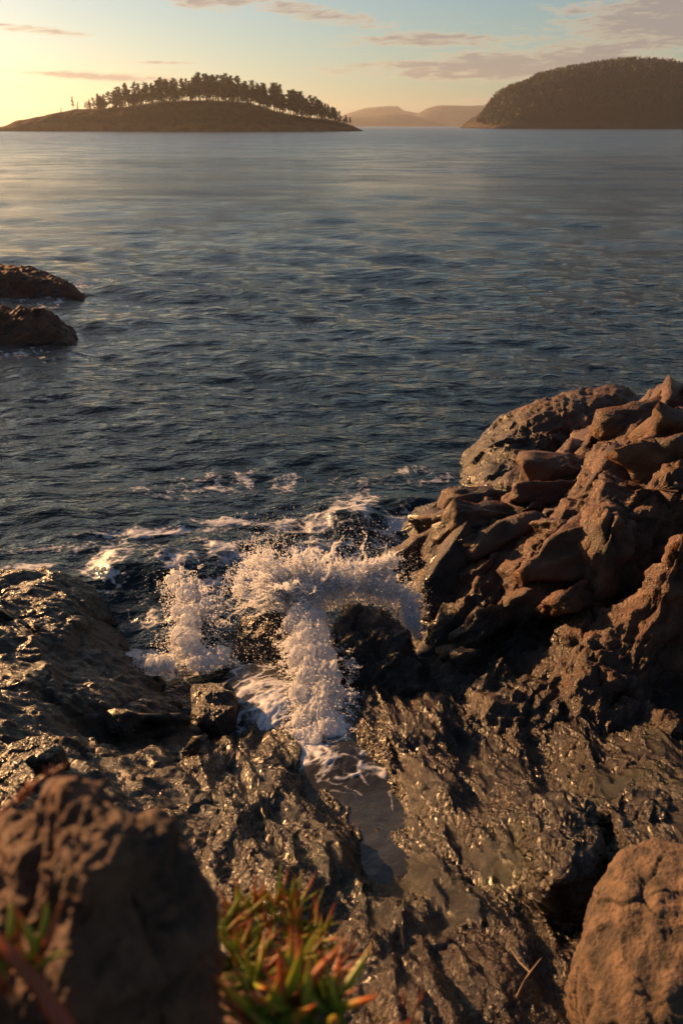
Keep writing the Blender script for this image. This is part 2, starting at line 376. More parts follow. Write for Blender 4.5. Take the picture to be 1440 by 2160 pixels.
rg = np.random.default_rng(7)
WAVES = []
for k in range(84):
    lam = 0.22 * (5.6 / 0.22) ** (k / 83) * rg.uniform(0.9, 1.1)
    th = R(-100) + rg.normal() * R(38)                       # running in to the shore, a little from the left
    sl = 0.038 * (1.2 if 0.3 < lam < 1.5 else 0.6)
    WAVES.append((lam, math.cos(th), math.sin(th), sl * lam / (2 * math.pi), rg.uniform(0, 6.283)))
def sea_surface(X, Y, spacing):
    x = X.astype(np.float64); y = Y.astype(np.float64)
    dz = np.zeros_like(x); dx = np.zeros_like(x); dy = np.zeros_like(x)
    gust = 0.75 + 0.5 * fbm(np.stack([x * 0.03, y * 0.02, x * 0], 1), 3, 5)
    for lam, cx, cy, a, ph in WAVES:
        wgt = sstep(2.2, 4.5, lam / spacing) * a * gust
        if wgt.max() < 1e-6: continue
        p = 2 * math.pi / lam * (cx * x + cy * y) + ph
        s, c = np.sin(p), np.cos(p)
        dz += wgt * s; dx += -cx * wgt * c * 1.0; dy += -cy * wgt * c * 1.0
    return dx, dy, dz
def lace(x, y, f):
    """foam density 0..1 with holes and threads, from the coverage f"""
    o = np.zeros(len(x), np.float32); k = np.where(f > 0.12)[0]
    q = np.stack([x[k], y[k], np.zeros(len(k))], 1).astype(np.float32)
    w = np.stack([fbm(q * 2.0, 4, 301), fbm(q * 2.0, 4, 302), np.zeros(len(k), np.float32)], 1) * 0.28
    _, e1 = facets((q + w) * 4.5, 303); _, e2 = facets((q + w) * 12, 304)
    c = fbm((q + w) * 2.6, 5, 305, 0.6)
    web = 0.32 * (1 - sstep(0, 0.22, e1)) + 0.2 * (1 - sstep(0, 0.28, e2))
    o[k] = np.clip((f[k] - 0.46 + web + 0.6 * c) / 0.75, 0, 1)
    return o
def foam_density(x, y):
    def g(px, py, rx, ry, a=1.0, rot=0.0):
        cx, cy, _ = atz(px, py, 0.0); c, s = math.cos(rot), math.sin(rot)
        u, v = (x - cx) * c + (y - cy) * s, -(x - cx) * s + (y - cy) * c
        return a * np.exp(-(u / rx) ** 2 - (v / ry) ** 2)
    f = np.maximum.reduce([
        g(350, 1125, 1.5, 0.17, 0.72, 0.08), g(480, 1100, 0.9, 0.18, 0.7), g(240, 1190, 0.35, 0.8, 0.72, 0.2), g(400, 1290, 0.75, 0.85, 0.66), g(340, 1400, 0.6, 0.4, 0.8),
        g(620, 1105, 0.9, 0.45, 0.6), g(700, 1220, 1.7, 0.95, 0.85), g(850, 1110, 0.35, 0.5, 0.95, -0.4), g(930, 1010, 0.6, 0.12, 0.62, 0.35), g(850, 990, 0.25, 0.5, 0.42, 0.9),
        g(560, 1020, 2.2, 0.7, 0.40), g(480, 1190, 1.5, .7, .56), g(760, 1080, 1.2, 0.8, 0.55), g(130, 1160, 1.2, 0.22, 0.6, 0.1), g(60, 1205, 0.7, 0.2, 0.7), g(600, 1480, 1.1, 0.9, 0.8),
        g(90, 640, 1.6, 1.1, 0.42), g(170, 600, 1.2, 1.5, 0.42), g(60, 755, 1.3, 0.8, 0.42)])
    return lace(x, y, f)
def build_sea():
    th = np.concatenate([np.linspace(R(46), R(1.2), 640), np.geomspace(R(1.17), CAM_H / 9000.0, 70)])
    rr = CAM_H / np.tan(th)
    a = np.concatenate([np.linspace(-75, -30, 40)[:-1], np.linspace(-30, 30, 430), np.linspace(30, 75, 40)[1:]]); a = np.radians(a)
    A, RR = np.meshgrid(a, rr); X = (np.sin(A) * RR).ravel(); Y = (np.cos(A) * RR).ravel()
    dr = np.gradient(rr); da = np.gradient(a)
    S = np.maximum(dr[:, None] * 1.0, RR * da[None, :]).ravel()
    dx, dy, dz = sea_surface(X, Y, S)
    f = foam_density(X, Y)
    # the swell piling up on the rocks: humps of water in the cove
    for px, py, hh, rx, ry in ((330, 1190, 0.16, 0.7, 0.35), (520, 1160, 0.14, 0.8, 0.4), (740, 1090, 0.2, 0.5, 0.6), (880, 1060, 0.16, 0.6, 0.3), (420, 1300, 0.12, .5, .5)):
        cx, cy, _ = atz(px, py, 0.1); dz += hh * np.exp(-((X - cx) / rx) ** 2 - ((Y - cy) / ry) ** 2)
    near = np.exp(-((X + 0.3) / 3.2) ** 2 - ((Y - 9.4) / 2.0) ** 2)
    q = np.stack([X * 1.6, Y * 2.2, X * 0], 1)
    dz += near * (0.10 * fbm(q, 4, 33, 0.55, True))
    P = np.stack([X + dx, Y + dy, dz], 1)
    me = mesh_np('sea', P, grid_faces(len(a), len(rr))[:, ::-1]); vattr(me, 'foam', f)
    return link('sea', me, M_sea, kind='structure')
build_sea()

# ------------------------------------------------------------------ the rocks of the shore
def px3(*l): return [atz(*p) for p in l]
bed_pts = px3((480, 1600, .45), (560, 1600, .32), (680, 1610, .2), (760, 1620, .18), (850, 1600, .36), (480, 1700, .75), (560, 1700, .68), (650, 1700, .58), (720, 1720, .42), (820, 1720, .36), (910, 1700, .62),
    (480, 1800, 1.0), (600, 1800, .98), (700, 1800, .85), (780, 1800, .55), (860, 1820, .52), (930, 1780, .72), (560, 1900, 1.2), (700, 1900, 1.2), (800, 1900, 1.05), (900, 1900, 1.02), (1000, 1900, 1.05), (1100, 1880, 1.0), (1180, 1900, 1.05),
    (700, 2000, 1.4), (800, 2000, 1.35), (900, 2000, 1.36), (1000, 2000, 1.3), (1100, 2000, 1.2), (1180, 2000, 1.2), (750, 2120, 1.6), (900, 2120, 1.6), (1050, 2120, 1.55), (1200, 2120, 1.35), (1350, 2120, 1.3),
    (950, 1600, .35), (1050, 1600, .42), (1150, 1620, .5), (1300, 1600, .6), (1440, 1600, .7), (1000, 1700, .6), (1080, 1700, .72), (1150, 1690, 1.0), (1230, 1700, 1.0), (1180, 1800, 1.25), (1260, 1760, 1.05), (1100, 1790, .85), (1350, 1700, 1.1), (1440, 1700, 1.25), (1050, 1800, .8), (1400, 1800, 1.4),
    (600, 1500, .05), (760, 1500, .22), (900, 1500, .4), (820, 1560, .38), (900, 1620, .45), (1050, 1500, .3), (1250, 1500, .4), (1440, 1480, .5), (600, 1400, -.3), (800, 1400, -.1), (450, 1500, -.2)) + \
    [(-1.6, 2.6, 1.3), (-1.8, 1.2, 1.8), (0, 1.0, 1.9), (1.5, 1.0, 1.9), (3.2, 1.0, 2.2), (3.4, 3.0, 1.7), (3.4, 4.6, 1.1), (3.6, 6.5, .6), (-0.6, 8.2, -.8), (1.6, 8.2, -.5), (3.6, 8.2, 0)]
field_rock('rocky_shore', bed_pts, -1.9, 3.6, 1.0, 8.0, 0.0145, M_bed, 11, (0.09, 0.10, 0.035), sn=(.88, .22, .35), spread=0.38, lump=0.9, chip=0.4, tiny=0.5, crack=0.05, kind='structure')

slab_pts = px3((0, 1225, .62), (60, 1215, .58), (130, 1200, .55), (170, 1235, .42), (215, 1305, .3), (250, 1375, .24), (300, 1415, .22), (350, 1475, .18), (410, 1545, .2),
    (235, 1275, -.35), (290, 1355, -.45), (350, 1415, -.45), (430, 1495, -.4), (150, 1150, -.45), (60, 1150, -.45), (0, 1160, -.4),
    (0, 1300, .76), (80, 1300, .68), (150, 1300, .6), (0, 1400, .9), (100, 1400, .76), (200, 1400, .5), (0, 1500, 1.05), (100, 1500, .88), (220, 1500, .55), (320, 1500, .32), (235, 1560, .38), (0, 1600, 1.22), (100, 1600, 1.08), (200, 1600, .86), (300, 1600, .62), (400, 1600, .42),
    (0, 1700, 1.6), (200, 1700, 1.2), (350, 1700, .85), (450, 1700, .72), (300, 1800, 1.2), (450, 1800, .95), (480, 1900, 1.0)) + \
    [(-5, 6.5, .95), (-5, 8.2, .6), (-6, 5, 1.4), (-4.6, 4, 1.7), (-3.4, 3, 1.8), (-5, 10, -.6), (-6.5, 9, .6), (-1, 3, .9), (-0.9, 6.4, -.5), (-1.2, 7.4, -.7)]
field_rock('rock_slab', slab_pts, -6.5, -0.85, 2.6, 9.6, 0.017, M_slab, 23, (0.11, 0.055, 0.026), blocks=(14, (-4.6, -1.2), (4.2, 7.6), .3, (.25, .35, .8), .26, (.02, .05, .03)), sn=(.35, .5, .6), spread=0.8, crack=0.05,
    label='broad grey-green wet rock slab sloping down to the left bank of the churning gully', category='rock')

out_pts = px3((945, 1060, .12), (905, 1065, .3), (880, 1120, .15), (850, 1180, .12), (870, 1240, .3), (890, 1330, .15),
    (1440, 830, 1.7), (1350, 880, 1.5), (1230, 975, 1.3), (1180, 1045, 1.12), (1100, 1115, .9), (1010, 1190, .68), (920, 1230, .5), (960, 1130, .55),
    (1100, 1030, .55), (1050, 1070, .5), (1000, 1110, .42), (1160, 980, .6), (1250, 900, .9),
    (1440, 1000, 1.8), (1300, 1050, 1.5), (1440, 1120, 1.78), (1300, 1140, 1.42), (1150, 1170, 1.0), (1060, 1200, .78),
    (1440, 1290, .85), (1300, 1290, .7), (1150, 1300, .5), (1040, 1310, .42), (950, 1310, .4), (960, 1380, .22), (900, 1400, .1), (1000, 1400, .3), (1100, 1400, .38), (1000, 1480, .28), (1080, 1470, .48), (930, 1490, .22), (1440, 1480, .45),
    (900, 1540, .12), (1100, 1560, .35), (1300, 1560, .4), (1440, 1560, .5), (1000, 1640, .1), (1200, 1650, .1), (1440, 1650, .2)) + \
    [(5, 15, -.6), (7, 13, 1.2), (8, 9, 2.3), (7, 6, 1.6), (3, 15, -.6), (2, 13.5, -.6), (1.1, 12, -.7), (.75, 10, -.7), (.2, 8.6, -.6), (.4, 7.2, -.3), (.5, 5.8, -.3), (5, 5, .2), (5, 12, 1.6)]
field_rock('rock_outcrop', out_pts, 0.3, 7.2, 5.0, 14.2, 0.019, M_out, 37, (0.15, 0.09, 0.05), blocks=(190, (.8, 6.2), (7.0, 11.4), .25, (-.5, .45, .7), .58, (.02, .05, .045)), sn=(-.55, .5, .6), spread=0.7, crack=0.07,
    label='large jagged brown rock outcrop with wet golden lower flank beside the breaking wave', category='rock')

def hull(name, px, extra, material, seed, amps, label, **k):
    return hull_rock(name, [aty(*p) for p in px] + list(extra), material, seed, amps, label=label, category='rock', **k)
# rounded boulder closing the outcrop to seaward
hull('rock', [(985, 1010, 12.0), (1010, 930, 12.6), (1060, 870, 13.0), (1130, 835, 13.2), (1220, 805, 13.4), (1300, 797, 13.5), (1345, 830, 13.4), (1370, 880, 12.8), (1000, 1060, 11.2), (1090, 985, 11.6), (1210, 945, 11.8), (1280, 850, 12.6), (1180, 870, 12.4)],
     [(1.3, 12.5, -.6), (2.0, 14.6, -.6), (5.0, 14.8, -.6), (5.2, 11.5, -.5), (1.6, 10.6, -.6)], M_out, 51, (0.14, 0.07, 0.03),
     'rounded brown boulder with dark crown at the seaward end of the jagged outcrop', sub=7, sn=(-.55, .5, .6), spread=0.9, crack=0.03)
hull('rock', [(1185, 1450, 6.1), (1200, 1390, 6.5), (1270, 1335, 6.8), (1350, 1300, 6.9), (1425, 1320, 6.7), (1440, 1400, 6.3), (1330, 1440, 6.0), (1230, 1490, 5.9)],
     [(2.2, 6.0, -.2), (3.6, 6.2, -.2), (3.8, 7.2, .2), (2.2, 7.2, .1)], M_out, 58, (0.07, 0.045, 0.03),
     'knobbly sunlit brown bulge of rock under the dark overhang of the outcrop', sub=6, scales=(1.8, 4.5, 12))
hull('rock', [(700, 1300, 7.3), (720, 1262, 7.4), (760, 1262, 7.4), (830, 1310, 7.2), (870, 1370, 6.9), (900, 1450, 6.5), (720, 1400, 6.9), (740, 1480, 6.5)],
     [(-.05, 6.4, -.5), (.9, 6.2, -.5), (1.0, 7.6, -.5), (-.1, 7.7, -.5)], M_out, 63, (0.09, 0.07, 0.03),
     'dark wet rock standing in the middle of the breaking wave', sub=6, scales=(1.6, 4, 11))
hull('rock', [(490, 1330, 7.6), (510, 1290, 7.7), (570, 1280, 7.7), (610, 1300, 7.6), (620, 1370, 7.2), (500, 1380, 7.2)],
     [(-1.1, 7.0, -.5), (-.3, 7.0, -.5), (-.3, 8.0, -.5), (-1.1, 8.0, -.5)], M_out, 67, (0.05, 0.035, 0.012),
     'low black rock behind the curtain of golden spray', sub=6, scales=(1.8, 4.5, 12))
hull('rock', [(400, 1440, 6.5), (480, 1430, 6.5), (500, 1480, 6.2), (400, 1500, 6.1), (450, 1520, 6.0)],
     [(-1.3, 5.9, -.4), (-.8, 5.8, -.4), (-.8, 6.8, -.4), (-1.4, 6.8, -.4)], M_out, 69, (0.05, 0.03, 0.012),
     'small dark wet rock wedged between the slab and the foam tongue', sub=6, scales=(2, 5, 12))
hull('rock', [(1095, 1700, 4.0), (1120, 1655, 4.2), (1190, 1645, 4.2), (1250, 1680, 4.0), (1270, 1760, 3.6), (1240, 1850, 3.3), (1180, 1860, 3.25), (1130, 1800, 3.45)],
     [(1.0, 3.4, .4), (1.7, 3.4, .4), (1.1, 4.2, .3), (1.7, 4.2, .3)], M_bed, 65, (0.05, 0.05, 0.03),
     'lumpy rock with a golden wet rim between the gully and the pale boulder', sub=6, scales=(1.6, 4, 11))
hull('rock', [(1275, 1680, 4.0), (1330, 1645, 4.2), (1400, 1660, 4.2), (1440, 1700, 4.0), (1400, 1760, 3.7), (1300, 1760, 3.7)],
     [(1.6, 3.6, .5), (2.4, 3.6, .6), (1.6, 4.3, .4), (2.4, 4.3, .5)], M_bed, 66, (0.05, 0.05, 0.03),
     'craggy wet rock with sunlit knobs behind the pale boulder', sub=6, scales=(1.6, 4, 11))
# pale dry boulder
hull('boulder', [(1222, 2060, 2.35), (1232, 1960, 2.5), (1262, 1860, 2.7), (1310, 1790, 2.85), (1400, 1770, 2.9), (1440, 1800, 2.9), (1300, 1900, 2.5), (1400, 1950, 2.35), (1440, 2100, 2.1), (1260, 2150, 2.15), (1350, 2160, 2.05)],
     [(1.05, 2.2, 1.1), (1.08, 2.9, 1.0), (1.9, 3.0, 1.2), (1.9, 1.9, 1.2), (1.75, 2.6, 2.3), (1.8, 2.0, 2.3), (1.2, 1.8, 1.2)], M_boul, 71, (0.055, 0.020, 0.009),
     'pale tan rounded boulder with fine cracks, dry above the wet gully', sub=7, soft=18, scales=(1.3, 6, 14), crack=0.004)
# near ledge the camera looks over
hull('rock', [(0, 1712, 1.16), (60, 1664, 1.15), (150, 1620, 1.12), (165, 1740, 1.0), (190, 1900, .90), (262, 1668, 1.13), (365, 1735, 1.08), (425, 1800, 1.07), (435, 1900, 1.0), (420, 2030, .92), (300, 1780, .97), (385, 2160, .82), (100, 2160, .80), (0, 1900, 1.0), (0, 2100, .86)],
     [(-.9, 1.0, 3.55), (-1.0, .6, 3.3), (-.22, .5, 2.6), (-.85, 1.15, 2.7), (-.34, 1.08, 2.6), (-1.0, .4, 2.6)], M_near, 81, (0.03, 0.05, 0.022),
     'rough brown rock with a peaked top beside the succulent plants', sub=7, soft=34, scales=(3.2, 6, 15), crack=0.014)
hull('rock_ledge', [(445, 1980, 1.32), (500, 1930, 1.44), (560, 1905, 1.5), (640, 1910, 1.5), (715, 2000, 1.36), (690, 2070, 1.2), (450, 2110, 1.05), (600, 2180, .95)],
     [(-.35, .6, 3.4), (.1, .6, 3.3), (-.35, 1.45, 2.0), (.05, 1.45, 2.0), (.12, .6, 2.0), (-.4, .6, 2.0)], M_near, 85, (0.018, 0.012, 0.005),
     'rock ledge that carries the succulent clumps', sub=6, scales=(4, 9, 20), crack=0.01)
hull('rock', [(720, 2150, .98), (740, 2115, 1.02), (800, 2110, 1.03), (870, 2112, 1.03), (905, 2140, 1.0), (930, 2160, .96), (760, 2180, .92)],
     [(-.02, .7, 3.3), (.22, .7, 3.3), (.0, 1.05, 3.1), (.22, 1.05, 3.1), (.0, .8, 2.0), (.2, .8, 2.0)], M_near, 87, (0.010, 0.008, 0.004),
     'small tan rock below the reddish succulent stems', sub=6, scales=(6, 12, 26), crack=0.006)
# loose stones on the slab
for i, (px, lab) in enumerate(((((-20, 1590, 4.45), (20, 1560, 4.6), (100, 1543, 4.65), (146, 1575, 4.5), (110, 1600, 4.35), (0, 1610, 4.3)), 'flat-topped stone with a sunlit rim lying on the wet slab'),
                               (((-20, 1650, 4.15), (0, 1600, 4.3), (50, 1592, 4.32), (85, 1640, 4.1), (60, 1665, 4.0)), 'squat stone with a sunlit top below the flat-topped one'),
                               (((-20, 1700, 3.8), (0, 1665, 3.9), (30, 1655, 3.92), (45, 1690, 3.75)), 'small rounded stone tucked beside the red stem'))):
    P = [aty(*p) for p in px]; c = np.mean(P, 0); ex = [(p[0], p[1] + .03, p[2] - .22) for p in P]
    hull_rock('stone', P + ex, M_slab, 91 + i, (0.02, 0.016, 0.006), 6, 10, (3, 7, 18), 0.006, label=lab, category='stone')
# skerries off the point
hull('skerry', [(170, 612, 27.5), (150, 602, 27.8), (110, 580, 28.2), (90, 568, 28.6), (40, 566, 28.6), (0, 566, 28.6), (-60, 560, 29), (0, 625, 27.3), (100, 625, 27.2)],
     [(-13, 28, .9), (-13, 31, .7), (-13, 26.5, -.6), (-8.6, 26.4, -.7), (-8.0, 29, -.7), (-9, 31, -.7), (-13, 32, -.7)], M_sea_rock, 101, (0.16, 0.10, 0.05), 'flare-tinted rust-brown skerry with a jagged crest, the farther out of the pair', sub=6, scales=(.9, 2.2, 6))
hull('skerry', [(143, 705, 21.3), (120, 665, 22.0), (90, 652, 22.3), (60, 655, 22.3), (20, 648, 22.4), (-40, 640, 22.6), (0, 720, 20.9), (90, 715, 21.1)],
     [(-11, 22, 1.0), (-11, 24, .6), (-11, 20, -.6), (-7.0, 20.6, -.7), (-6.4, 22.2, -.7), (-7, 24, -.7), (-11, 25, -.7)], M_sea_rock, 107, (0.14, 0.10, 0.05), 'rounded flare-tinted rust-brown skerry, the one closer in to the shore', sub=6, scales=(.9, 2.2, 6))

# ------------------------------------------------------------------ running water in the gully
def film_material():
    m, t, bs, out = mat('running_water'); b = NB(t)
    pos = b.n('ShaderNodeNewGeometry').outputs['Position']
    fo = b.n('ShaderNodeAttribute', attribute_name='foam').outputs['Fac']
    ff = b.rng(b.m('ADD', fo, b.m('MULTIPLY', b.m('SUBTRACT', b.noise(pos, 30, 3, 0.6), 0.5), 0.5)), 0.15, 0.75)
    t.links.new(b.mix(ff, (0.026, 0.025, 0.024), (0.58, 0.58, 0.60)), bs.inputs['Base Color'])
    t.links.new(b.m('ADD', 0.2, b.m('MULTIPLY', ff, 0.4)), bs.inputs['Roughness']); bs.inputs['IOR'].default_value = 1.33
    bp = b.n('ShaderNodeBump', {'Height': b.noise(pos, 7, 3, 0.5), 'Strength': 0.25, 'Distance': 0.05})
    t.links.new(bp.outputs[0], bs.inputs['Normal']); return m
M_film = film_material()
film_pts = px3((430, 1420, .05), (520, 1400, .14), (600, 1420, .2), (700, 1450, .24), (560, 1500, .24), (680, 1520, .27), (700, 1600, .31), (760, 1650, .33), (640, 1600, .26), (790, 1700, .41), (840, 1700, .42), (830, 1780, .55), (880, 1800, .58), (900, 1850, .62), (880, 1650, .34), (900, 1560, .1), (820, 1540, .2), (520, 1580, .1), (960, 1620, .2), (1000, 1800, .5), (650, 1760, .4))
def build_film():
    x0, x1, y0, y1, st = -1.1, 1.2, 3.6, 7.3, 0.0125
    nx, ny = int((x1 - x0) / st), int((y1 - y0) / st); X, Y = np.meshgrid(np.linspace(x0, x1, nx), np.linspace(y0, y1, ny)); X, Y = X.ravel(), Y.ravel()
    Z = rbf(film_pts)(X, Y) - .035 * sstep(-5.6, -4.9, -Y); q = np.stack([X, Y, 0 * X], 1).astype(np.float32)
    Z = Z + 0.018 * fbm(q * np.array([3, 2, 1], np.float32), 4, 61)
    def g(px, py, rx, ry, a): cx, cy, _ = atz(px, py, .25); return a * np.exp(-((X - cx) / rx) ** 2 - ((Y - cy) / ry) ** 2)
    f = np.maximum.reduce([g(560, 1480, .33, .55, .95), g(640, 1570, .36, .3, 1.0), g(700, 1540, .2, .5, 1.0), g(520, 1410, .3, .3, .8), g(790, 1590, .4, .10, .66), g(440, 1380, .35, .3, .8), g(560, 1440, .5, .5, .8), g(740, 1640, .3, .25, .5)])
    fl = lace(X, Y, f)
    cx, cy, _ = atz(845, 1700, .42)                                  # the thin foam line left by the last surge
    for (ax, ay), (bx, by) in zip(((740, 1600), (800, 1590), (850, 1615), (822, 1660), (830, 1725), (870, 1740)), ((800, 1590), (850, 1615), (822, 1660), (830, 1725), (870, 1740), (895, 1715))):
        A = np.array(atz(ax, ay, .38)[:2]); B = np.array(atz(bx, by, .38)[:2]); t = np.clip(((X - A[0]) * (B - A)[0] + (Y - A[1]) * (B - A)[1]) / ((B - A) @ (B - A)), 0, 1)
        dd = np.hypot(X - A[0] - t * (B - A)[0], Y - A[1] - t * (B - A)[1]); fl = np.maximum(fl, 0.42 * np.exp(-((dd + 0.02 * fbm(q * 9, 2, 71)) / 0.010) ** 2) * np.clip(.8 + fbm(q * 6, 2, 73), 0, 1))
    Z += 0.03 * np.clip(fl - .35, 0, 1) * (0.6 + 0.8 * fbm(q * 11, 3, 63))
    me = mesh_np('tidal_stream', np.stack([X, Y, Z], 1), grid_faces(nx, ny)); vattr(me, 'foam', fl)
    return link('tidal_stream', me, M_film, kind='structure')
build_film()

# ------------------------------------------------------------------ the breaking wave
def foam_material():
    m, t, bs, out = mat('white_water'); b = NB(t)
    bs.inputs['Base Color'].default_value = (0.90, 0.90, 0.91, 1); bs.inputs['Roughness'].default_value = 0.45
    pos = b.n('ShaderNodeNewGeometry').outputs['Position']
    bp = b.n('ShaderNodeBump', {'Height': b.noise(pos, 45, 4, 0.65), 'Strength': 0.8, 'Distance': 0.02}); t.links.new(bp.outputs[0], bs.inputs['Normal'])
    tr = b.n('ShaderNodeBsdfTranslucent', {'Color': (0.93, 0.93, 0.94, 1)})
    ms = b.n('ShaderNodeMixShader', {0: 0.62, 1: bs.outputs[0], 2: tr.outputs[0]}); t.links.new(ms.outputs[0], out.inputs[0]); return m
M_foam = foam_material()
def spray_material():                                    # clear drops: part of the light goes straight through
    m, t, bs, out = mat('spray_drops'); b = NB(t); bs.inputs['Base Color'].default_value = (.93, .93, .94, 1); bs.inputs['Roughness'].default_value = .3
    tr = b.n('ShaderNodeBsdfTranslucent', {'Color': (.95, .95, .96, 1)}); ms = b.n('ShaderNodeMixShader', {0: .6, 1: bs.outputs[0], 2: tr.outputs[0]})
    m2 = b.n('ShaderNodeMixShader', {0: .45, 1: ms.outputs[0], 2: b.n('ShaderNodeBsdfTransparent').outputs[0]}); t.links.new(m2.outputs[0], out.inputs[0]); return m
M_spray = spray_material()
rs = np.random.default_rng(42)
def balls(P, Rr, sub):
    v, f = ICO[sub]; n = len(P)
    V = (v[None] * np.asarray(Rr)[:, None, None] + np.asarray(P)[:, None]).reshape(-1, 3)
    F = (f[None] + (np.arange(n) * len(v))[:, None, None]).reshape(-1, 3); return V.astype(np.float32), F
def along(path, n, jit):
    """points along a path of (px, py, y, radius)"""
    A = np.array([(*aty(*p[:3]), p[3]) for p in path]); t = rs.uniform(0, len(A) - 1, n); i = np.minimum(t.astype(int), len(A) - 2); f = (t - i)[:, None]
    c = A[i] * (1 - f) + A[i + 1] * f
    d = rs.normal(size=(n, 3)); d /= np.linalg.norm(d, axis=1, keepdims=True)
    rad = c[:, 3:4] * rs.uniform(0, 1, (n, 1)) ** 0.5
    return c[:, :3] + d * rad * jit, c[:, 3]
def foam_body(name, paths, n, parent, seed, voxel=0.010, rough=0.04, size=(0.3, 0.6), jit=1.0, flow=(1, 1, 1), fingers=()):
    P, Rr = zip(*[along(p, n, np.array(jit) * .6) for p in paths]); P = np.concatenate(P); Rr = np.concatenate(Rr) * rs.uniform(*size, len(P))
    if len(fingers): P = np.concatenate([P] + [f[0] for f in fingers]); Rr = np.concatenate([Rr] + [f[1] for f in fingers])
    V, F = balls(P, Rr, 2); me = mesh_np(name, V, F); o = link(name, me, None)
    md = o.modifiers.new('r', 'REMESH'); md.mode = 'VOXEL'; md.voxel_size = voxel
    bpy.context.view_layer.update()
    ev = o.evaluated_get(bpy.context.evaluated_depsgraph_get()); m2 = bpy.data.meshes.new_from_object(ev); o.modifiers.clear()
    k = len(m2.vertices); co = np.empty(k * 3, np.float32); no = np.empty(k * 3, np.float32); m2.vertices.foreach_get('co', co); m2.vertices.foreach_get('normal', no)
    co = co.reshape(-1, 3); no = no.reshape(-1, 3); c = co * np.array(flow, np.float32); c = c + np.stack([fbm(c * 5, 3, seed + 20 + j) for j in range(3)], 1) * .05
    d = fbm(c * 7, 3, seed, 0.6) * rough * 1.5 + fbm(c * 17, 3, seed + 5, 0.6, True) * rough * 0.8 + fbm(c * 48, 2, seed + 9) * rough * .35
    co = co + no * d[:, None]; m2.vertices.foreach_set('co', co.ravel()); m2.polygons.foreach_set('use_smooth', np.ones(len(m2.polygons), bool)); m2.update()
    o.data = m2; m2.materials.append(M_foam); bpy.data.meshes.remove(me); o.parent = parent
    return o
def jets(path, n, centre, lens, r0, spread=.45):
    """tapering fingers of water thrown outward from a path"""
    A = np.array([aty(*p[:3]) for p in path]); out_ = []; C = np.array(aty(*centre))
    for k in range(n):
        t = rs.uniform(0, len(A) - 1.01); i = int(t); c = A[i] * (1 - t + i) + A[i + 1] * (t - i) + rs.normal(size=3) * np.array([.03, .08, .03])
        v = c - C; ang = math.atan2(v[2] + .15, v[0]) + rs.normal() * spread; ln = rs.uniform(*lens) * rs.uniform(.5, 1); m = int(16 + ln / .010)
        u = np.linspace(0, 1, m); dy = rs.normal() * .35
        pos = c + np.stack([math.cos(ang) * u * ln, dy * u * ln, math.sin(ang) * u * ln - .4 * ln * u * u], 1)
        w1, w2 = rs.uniform(5, 13, 2); pos += np.stack([np.sin(u * w1 + k) - math.sin(k), u * 0, np.cos(u * w2 + k) - math.cos(k)], 1) * .022
        rr = r0 * rs.uniform(.6, 1.3) * (1 - u) ** .8 * (1 + .35 * np.sin(u * rs.uniform(15, 40) + k)) + .0035
        out_.append((pos, rr))
    return out_
OV = np.array([(1, 0, 0), (-1, 0, 0), (0, 1, 0), (0, -1, 0), (0, 0, 1), (0, 0, -1)], np.float32)
OF = np.array([(0, 2, 4), (2, 1, 4), (1, 3, 4), (3, 0, 4), (2, 0, 5), (1, 2, 5), (3, 1, 5), (0, 3, 5)], np.int32)
def drops(P, Rr, D=None, k=1.0):
    """small drops, drawn out k times along their flight D"""
    n = len(P); V = OV[None] * np.asarray(Rr)[:, None, None] * rs.uniform(.7, 1.3, (n, 6, 1))
    if D is not None:
        D = D / (np.linalg.norm(D, axis=1, keepdims=True) + 1e-9); V = V + (V * D[:, None]).sum(2, keepdims=True) * D[:, None] * (k - 1)
    V = (V + np.asarray(P)[:, None]).reshape(-1, 3); return V.astype(np.float32), (OF[None] + (np.arange(n) * 6)[:, None, None]).reshape(-1, 3)
def spray(name, P, Rr, parent, D=None, k=1.0):
    V, F = drops(P, Rr, D, k); me = mesh_np(name, V, F); return link(name, me, M_spray, parent, kind='stuff')
PL = [(490, 1275, 7.9, .10), (505, 1215, 8.0, .13), (545, 1160, 8.1, .16), (600, 1170, 8.1, .20), (650, 1225, 8.0, .22), (700, 1225, 7.95, .2), (760, 1215, 7.95, .2), (820, 1220, 7.9, .2), (860, 1275, 7.7, .16), (885, 1350, 7.3, .05)]
ws = empty('wave_splash', atz(680, 1330, 0), label='sunlit plume of white spray bursting over the wet rocks', category='splash')
def local(o): o.matrix_parent_inverse = Matrix.Translation(-ws.location); return o
C0 = (690, 1340, 7.9)
JT = jets([(610, 1275, 7.9), (640, 1240, 7.95), (690, 1235, 7.95)], 130, (680, 1370, 7.9), (.35, 1.1), .020, .5) + jets([(560, 1280, 7.9), (600, 1230, 7.95)], 50, (700, 1330, 7.9), (.2, .6), .015, .5) \
    + jets([(690, 1240, 7.95), (760, 1230, 7.95), (830, 1230, 7.9)], 80, (720, 1440, 7.9), (.2, .65), .016, .4) + jets([(820, 1230, 7.9), (870, 1290, 7.6)], 30, (740, 1330, 7.9), (.1, .3), .014, .6)
